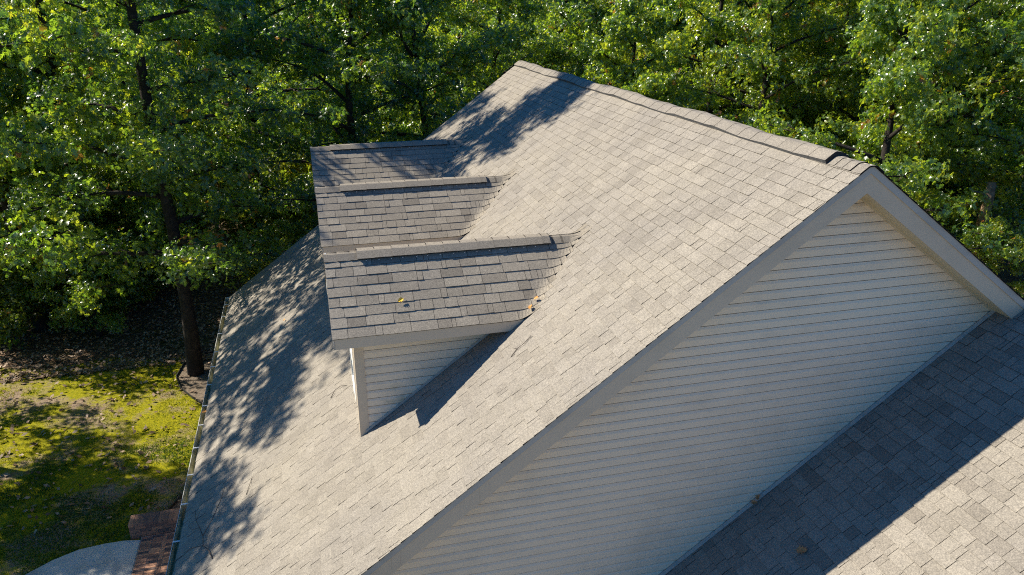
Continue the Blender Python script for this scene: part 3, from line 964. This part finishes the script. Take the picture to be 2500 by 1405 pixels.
def tree_variant(seed, H, base, rad, ncl_tips, leaf, nleaf=6, bend=.5, mat=None, tr=.22, tone_mu=.45, limbs=17, odd=.012):
    rs = np.random.RandomState(seed); rg = random.Random(seed)
    m = MB()
    tp = [Vector((0, 0, -.15))]
    dx, dy = rg.uniform(-bend, bend), rg.uniform(-bend, bend)
    for i in range(1, 9):
        t = i / 8
        tp.append(Vector((dx * t * t + rg.uniform(-.10, .10), dy * t + rg.uniform(-.10, .10), H * .93 * t)))
    tr_ = [tr * (1.28 if i == 0 else 1) * (1 - .82 * (i / 8) ** 1.1) for i in range(9)]
    m.tube(tp, tr_, 9)
    def on_trunk(z):
        t = max(0, min(.999, z / (H * .93))) * 8; i = int(t); return tp[i].lerp(tp[i + 1], t - i)
    cents, cdirs, ctone = [], [], []
    for k in range(limbs):
        f = (k + rg.uniform(.0, .8)) / limbs
        z = base + (H * .95 - base) * f
        az = k * 2.399963 + rg.uniform(-.4, .4)
        prof = math.sin(math.pi * min(1, .30 + .68 * f)) ** .7
        ln = rad * prof * rg.uniform(.75, 1.12)
        el = R(8 + 42 * f + rg.uniform(-10, 10))
        st = on_trunk(z)
        lp = []
        for j in range(6):
            t = j / 5
            r = ln * t
            a2 = az + .25 * math.sin(t * 3 + k)
            lp.append(st + Vector((math.cos(a2) * r * math.cos(el), math.sin(a2) * r * math.cos(el), r * math.sin(el) * (1 - .25 * t) - .25 * t * t * (1 - f))))
        r0 = tr * (.42 - .22 * f)
        m.tube(lp, [r0 * (1 - .85 * j / 5) + .006 for j in range(6)], 6)
        ends = [(lp[-1], (lp[-1] - lp[-2]).normalized()), (lp[4], (lp[4] - lp[3]).normalized()), (lp[3], (lp[4] - lp[3]).normalized())]
        for q in range(5):
            j = 1 + q % 5 if q < 4 else 4
            j = min(j + 1, 5)
            b0 = lp[j]
            sa = az + (1 if q % 2 else -1) * rg.uniform(.5, 1.15)
            sl = ln * rg.uniform(.25, .48) * (1.1 - .08 * j)
            e2 = el * .6 + rg.uniform(-.25, .3)
            p1 = b0 + Vector((math.cos(sa) * math.cos(e2), math.sin(sa) * math.cos(e2), math.sin(e2))) * sl * .55
            p2 = b0 + Vector((math.cos(sa) * math.cos(e2), math.sin(sa) * math.cos(e2), math.sin(e2) * .8)) * sl
            m.tube([b0, p1, p2], [r0 * .3 + .006, r0 * .18 + .005, .006], 5)
            ends += [(p2, (p2 - p1).normalized()), (p1, (p2 - b0).normalized())]
        for q in range(5):   # short leafy sprays close to the trunk and limbs
            b0 = on_trunk(z + rg.uniform(-.4, .8)) if q < 3 else lp[1]
            a3 = rg.uniform(0, 6.283)
            dr = Vector((math.cos(a3), math.sin(a3), rg.uniform(-.3, .5)))
            ends.append((b0 + dr * rg.uniform(.3, 1.1), dr.normalized()))
        for p, dr in ends:
            n = int(ncl_tips * rg.uniform(.6, 1.3))
            sz = rg.uniform(.26, .68)
            g = rs.normal(0, 1, (n, 3)); g /= np.linalg.norm(g, axis=1)[:, None]
            rr = sz * rs.uniform(.25, 1.0, (n, 1)) ** .6
            off = g * rr * np.array([1.15, 1.15, .85])
            cents.append(np.array(p)[None] + off)
            dd = g + np.array(dr)[None] * .4 + np.array([0, 0, .3]); dd /= np.linalg.norm(dd, axis=1)[:, None]
            cdirs.append(dd)
            ctone.append(np.full(n, rg.gauss(0, .10)))
    cents = np.concatenate(cents); cdirs = np.concatenate(cdirs); ctone = np.concatenate(ctone)
    tm = bpy.data.meshes.new('trunk')
    tm.from_pydata(m.v, [], m.f); tm.materials.append(M_BARK)
    tm.polygons.foreach_set('use_smooth', np.ones(len(m.f), dtype=bool)); tm.update()
    cm = leaf_mesh('crown', cents, cdirs, leaf, nleaf, seed + 50, mat or M_LEAF, tone_mu, clump=ctone, odd=odd)
    return tm, cm


VARIANTS = [
    tree_variant(1, 11.6, 2.0, 3.7, 14, .135, 6, limbs=20, tone_mu=.40),
    tree_variant(2, 12.2, 2.8, 3.5, 14, .135, 6, limbs=20, tone_mu=.42),
    tree_variant(3, 10.8, 1.2, 3.8, 14, .132, 6, tone_mu=.44, limbs=20),
    tree_variant(4, 14.0, 3.6, 4.2, 11, .155, 6, limbs=22, tr=.165),
    tree_variant(5, 10.0, 1.0, 3.5, 13, .145, 6, tone_mu=.58, odd=.02, limbs=19),
    tree_variant(6, 8.5, .7, 3.1, 13, .140, 6, tone_mu=.64, limbs=18),
    tree_variant(7, 19.0, 3.1, 2.8, 13, .122, 6, limbs=32, tr=.19, tone_mu=.26),
    tree_variant(8, 15.0, 1.0, 3.9, 12, .150, 6, limbs=27, tr=.19, tone_mu=.60, odd=.02),
]
SAPLINGS = [
    tree_variant(21, 3.2, .5, 1.3, 9, .13, 5, .15, M_SHRUB, .030, .45, 11),
    tree_variant(22, 2.2, .25, 1.2, 9, .12, 5, .15, M_SHRUB, .022, .55, 10),
    tree_variant(23, 5.5, 1.0, 1.9, 10, .15, 5, .3, M_LEAF, .050, .60, 13),
]


def place(v, x, y, rz, sc, label, group, name='oak_tree', cat='tree', tilt=(0, 0), z=None, sz=None):
    tm, cm = v
    zz = GZ if z is None else z
    o = empty(name, (x, y, zz))
    o.rotation_euler = (tilt[0], tilt[1], rz); o.scale = (sc, sc, sz or sc)
    link('trunk', tm, o); link('crown', cm, o)
    return tag(o, label, cat, group)


def gz_at(x, y):
    f = min(1, max(0, (y - 26) / 30))
    return GZ - .05 + float(f * (vnoise(np.array([x / 9.0]), np.array([y / 9.0]), 3)[0] - .5) * 1.2)


# trees one can tell apart
place(VARIANTS[6], -9.05, 15.25, .4, 1.0, 'dark trunked oak tree standing in the mulch bed just beyond the white gutter', None, tilt=(R(5), R(-1.5)))
place(VARIANTS[1], -7.75, 26.4, 2.2, 1.1, 'oak with a slim leaning bare trunk above sunlit undergrowth left of the farthest dormer', None, tilt=(0, R(-11)))
place(VARIANTS[2], -14.2, 20.0, 1.0, .95, 'oak tree with low dark branches behind the mossy lawn at the left edge', None, tilt=(0, R(-2)))
# trees on the left whose crowns shade the roof and the lawn
G_SHADE = 'oaks to the left of the lawn whose crowns shade the roof'
for vi, x, y, rz, sc, sz in ((3, -14.6, 12.2, .3, 1.0, 1.16), (3, -17.0, 7.9, 1.9, .87, .94), (1, -19.5, 13.6, 2.6, .95, .95), (3, -12.6, 20.2, .8, 1.2, 1.4), (2, -21.0, 26.0, 4.0, .85, .85)):
    place(VARIANTS[vi], x, y, rz, sc, 'tall oak tree left of the mossy lawn, throwing leafy shadows on the house', G_SHADE, sz=sz)

G_WOOD = 'oak trees of the dense wood behind the house'
LAB = 'green oak tree in the dense wood beyond the roof'
rg = random.Random(77)
spots = [(-12.0, 24.0), (-4.0, 21.5), (-17.0, 28.5), (-2.2, 29.5), (1.5, 24.0), (-6.5, 36.0), (-14.0, 36.5), (2.5, 33.0), (6.5, 22.0), (8.5, 28.0), (11.5, 20.5), (14.5, 25.5),
         (12.5, 14.5), (16.0, 17.5), (19.5, 21.5), (17.5, 12.5), (21.0, 15.0), (13.5, 31.5), (19.5, 29.5), (25.0, 26.0), (24.5, 19.0)]
def ok(x, y):
    return all((x - a) ** 2 + (y - b) ** 2 > 2.9 ** 2 for a, b in spots)
tries = 0
while len(spots) < 230 and tries < 9000:
    tries += 1
    a = R(rg.uniform(-24, 52)); dist = 28 + 62 * rg.random() ** .9
    x = -5.4 + math.sin(a) * dist; y = -6.6 + math.cos(a) * dist
    if y < 19 or (x > 9 and dist < 34) or (-12 < x < -3.2 and y < 34): continue
    if ok(x, y): spots.append((x, y))
for i, (x, y) in enumerate(spots):
    right = x > 5.5 and y < 33
    vi = rg.choice((7, 7, 0, 4)) if right else rg.choice((0, 1, 2, 3, 0, 4))
    sc = rg.uniform(.9, 1.12)
    sz = sc * rg.uniform(.72, 1.05)
    if right: sc = rg.uniform(.85, 1.05); sz = sc * rg.uniform(.95, 1.15)
    if -24 < x < -2 and 27 < y < 39 and not (x < -13 and y < 30):   # low young growth lets the sun in here
        sc *= .8; sz = sc * .72
    place(VARIANTS[vi], x, y, rg.uniform(0, 6.28), sc, LAB, G_WOOD, sz=sz, z=gz_at(x, y), tilt=(R(rg.uniform(-3, 3)), R(rg.uniform(-3, 3))))

# low young oaks filling the edge of the wood behind the lawn
G_LOW = 'young low oaks along the edge of the wood'
for vi, x, y, rz, sc in ((5, -11.6, 21.6, .5, .62), (4, -13.6, 23.2, 2.0, .6), (4, -15.3, 25.5, .2, .7), (5, -12.3, 18.9, 1.2, .42), (5, -6.6, 20.2, 5.1, .34), (4, -12.2, 27.0, 2.2, .55), (5, 14.7, 12.2, 3.0, .42)):
    place(VARIANTS[vi], x, y, rz, sc, 'low young oak with leaves down to the ground at the edge of the wood', G_LOW, 'young_oak', 'tree')

# saplings and undergrowth between the trunks
G_UNDER = 'leafy saplings growing under the trees'
us = []
for i in range(60):
    x = rg.uniform(-22, 4); y = rg.uniform(19.5, 44)
    us.append((x, y))
us += [(-9.3, 27.5), (-6.2, 28.6), (-5.0, 27.0), (-7.0, 30.5), (-11.5, 29.0), (-6.0, 24.5), (-8.4, 33.0), (-4.4, 31.0), (-16.5, 27.0), (-15.0, 29.5), (-17.8, 25.5)]
for x, y in us:
    v = rg.choice((0, 1, 0, 1, 2))
    place(SAPLINGS[v], x, y, rg.uniform(0, 6.28), rg.uniform(.7, 1.25), 'small bright leafy sapling on the forest floor under the oaks', G_UNDER, 'sapling', 'sapling', z=gz_at(x, y))

# a broken-off trunk in front of the trees on the right
sn = empty('dead_trunk', (15.24, 13.1, GZ))
m = MB()
rgs = random.Random(6)
m.tube([(0, 0, -.1), (.03, .02, 1.6), (-.02, 0, 3.2), (.02, -.03, 3.9), (.05, 0, 4.5)], [.21, .18, .165, .15, .12], 10)
m.build('trunk', simple('dead_bark', [(0.3, (0.10, 0.065, 0.04)), (0.7, (0.30, 0.20, 0.13))], 9, 0.95, 8.0, bmp=.8), sn, smooth=True)
m = MB(); m.tube([(0, 0, 4.05), (-.35, -.05, 4.2), (-.75, -.08, 4.3)], [.05, .04, .02], 6)
m.build('branch', M_TWIG, sn, smooth=True)
tag(sn, 'pale broken trunk with one stub of a branch among the trees right of the gable', 'tree')

# ------------------------------------------------------------------ small things lying on the roof
def on_main(x, y, h=.014): return Vector((x - h * ST, y, x * T + h * CT))
def on_wing(x, y, h=.014): return Vector((x - h * ST, y, ZW + x * T + h * CT))
def fallen_leaf(pos, nrm, size, rz, mat, label, curl=.35, lift=.0, cat='leaf'):
    o_ = []
    n = Vector(nrm).normalized(); a = n.cross(Vector((0, 1, .2))).normalized(); b = n.cross(a)
    u = a * math.cos(rz) + b * math.sin(rz); v = n.cross(u)
    m = MB()
    top, bot = [], []
    for (p, q) in [(0.5, 0)] + [tuple(k) for k in LEAF2D]:
        w = curl * (abs(q) + .5 * (p - .5) ** 2)
        P = (u * (p - .5) + v * q + n * (w + lift)) * size
        top.append(P); bot.append(P - n * .0012)
    k = len(LEAF2D)
    fs = [(0, 1 + i, 1 + (i + 1) % k) for i in range(k)]
    m.add(top, fs); m.add(bot, [f[::-1] for f in fs])
    m.tube([u * size * -.5 + n * size * curl * .15, u * size * -.75 + n * size * .1], [.002, .0015], 4)
    return tag(m.build('fallen_leaf', mat, None, pos), label, cat)


def on_dorm(k, x, q, h=.016):
    y = DORMERS[k] - (DW - q * CP)
    return Vector((x, y - SP * h, ZE + q * SP + h * CP))
ND = (0, -SP, CP)
NM = (-ST, 0, CT)
fallen_leaf(on_dorm(0, -4.486, .42), ND, .075, .5, M_FALLEN_Y, 'single yellow leaf lying on the shingles of the nearest dormer', .5, .15)
fallen_leaf(Vector((-2.90, 2.15, -2.90 * T + .05)), NM, .075, 1.2, M_FALLEN, 'lower of two orange leaves caught in the valley of the nearest dormer', .6, .2)
fallen_leaf(Vector((-2.80, 2.24, -2.80 * T + .05)), NM, .07, 2.6, M_FALLEN, 'upper of two orange leaves caught in the valley of the nearest dormer', .6, .2)
fallen_leaf(on_main(-6.14, 8.53, .02), NM, .07, 2.0, M_FALLEN, 'small orange leaf alone in the dappled shade low on the main roof', .5, .2)
fallen_leaf(on_wing(-.671, -.677, .018), NM, .12, 2.4, M_FALLEN_B, 'brown lobed oak leaf lying in the shadow on the lower roof', .25, .05)
for i, (x, y, z, r, lb) in enumerate(((-.64, .225, 0, 1.0, 'upper brown dry leaf stuck on the flashing of the lower roof'), (-.70, .20, .0, 2.4, 'lower brown dry leaf stuck on the flashing of the lower roof'))):
    fallen_leaf(on_wing(x, y, .05), NM, .075, r, M_FALLEN_B, lb, .6, .1)
fallen_leaf(Vector((GX - .05, 7.2, zE - .085)), (0, 0, 1), .10, .4, M_FALLEN, 'orange brown leaf lying in the white gutter', .5, .3)
fallen_leaf(Vector((GX - .03, 4.2, zE - .085)), (0, 0, 1), .09, 1.4, M_FALLEN_B, 'dark brown leaf lying in the gutter near the brick wall', .5, .3)
fallen_leaf(Vector((GX - .03, 12.6, zE - .085)), (0, 0, 1), .10, 2.2, M_FALLEN, 'orange leaf at the far end of the gutter', .5, .3)


def twig(lines, label, base):
    """lines: list of (pixel-free) polylines given in roof coordinates (dx along slope, dy along ridge, h)"""
    m = MB()
    for pl, r0, r1 in lines:
        P = [on_main(base[0] + a, base[1] + b, h) - on_main(base[0], base[1], 0) for a, b, h in pl]
        k = len(P)
        m.tube(P, [r0 + (r1 - r0) * i / (k - 1) for i in range(k)], 5)
    return tag(m.build('twig', M_TWIG, None, on_main(base[0], base[1], 0), smooth=True), label, 'twig')


twig([([(.16, -.62, .02), (.10, -.40, .03), (.02, -.22, .05), (.0, 0, .06), (.12, .22, .07), (.16, .42, .06), (.12, .56, .03)], .009, .004),
      ([(.02, -.22, .05), (-.14, -.10, .07), (-.30, -.06, .05), (-.44, .02, .03)], .007, .003),
      ([(.0, 0, .06), (-.05, .22, .09), (-.14, .50, .08), (-.20, .82, .06)], .007, .003),
      ([(-.05, .22, .09), (-.16, .30, .09), (-.26, .52, .07), (-.28, .70, .05)], .004, .002),
      ([(.12, .22, .07), (.22, .50, .08), (.24, .82, .06), (.20, 1.0, .05)], .006, .002),
      ([(-.14, .50, .08), (-.10, .66, .08), (-.04, .80, .06)], .003, .002)],
     'forked dead branch lying in the shade at the bottom of the main roof', (-7.22, 2.95))
twig([([(-.03, -.14, .012), (0, -.03, .018), (.03, .08, .022), (.03, .17, .018)], .005, .003), ([(.03, .12, .02), (.06, .17, .02)], .003, .002)],
     'short thin twig on the sunny main roof right of the forked branch', (-6.63, 3.36))
twig([([(-.14, -.05, .012), (-.06, .04, .03), (.03, .03, .03), (.10, -.05, .012)], .006, .003)], 'small curved twig on the roof left of the nearest dormer', (-5.27, 4.05))
twig([([(-.12, -.05, .012), (-.03, .0, .02), (.06, -.01, .022), (.15, .05, .012)], .005, .003), ([(-.03, 0, .02), (-.06, .07, .014)], .003, .002)],
     'small bent twig on the roof right of the nearest dormer eave', (-3.19, 1.6))
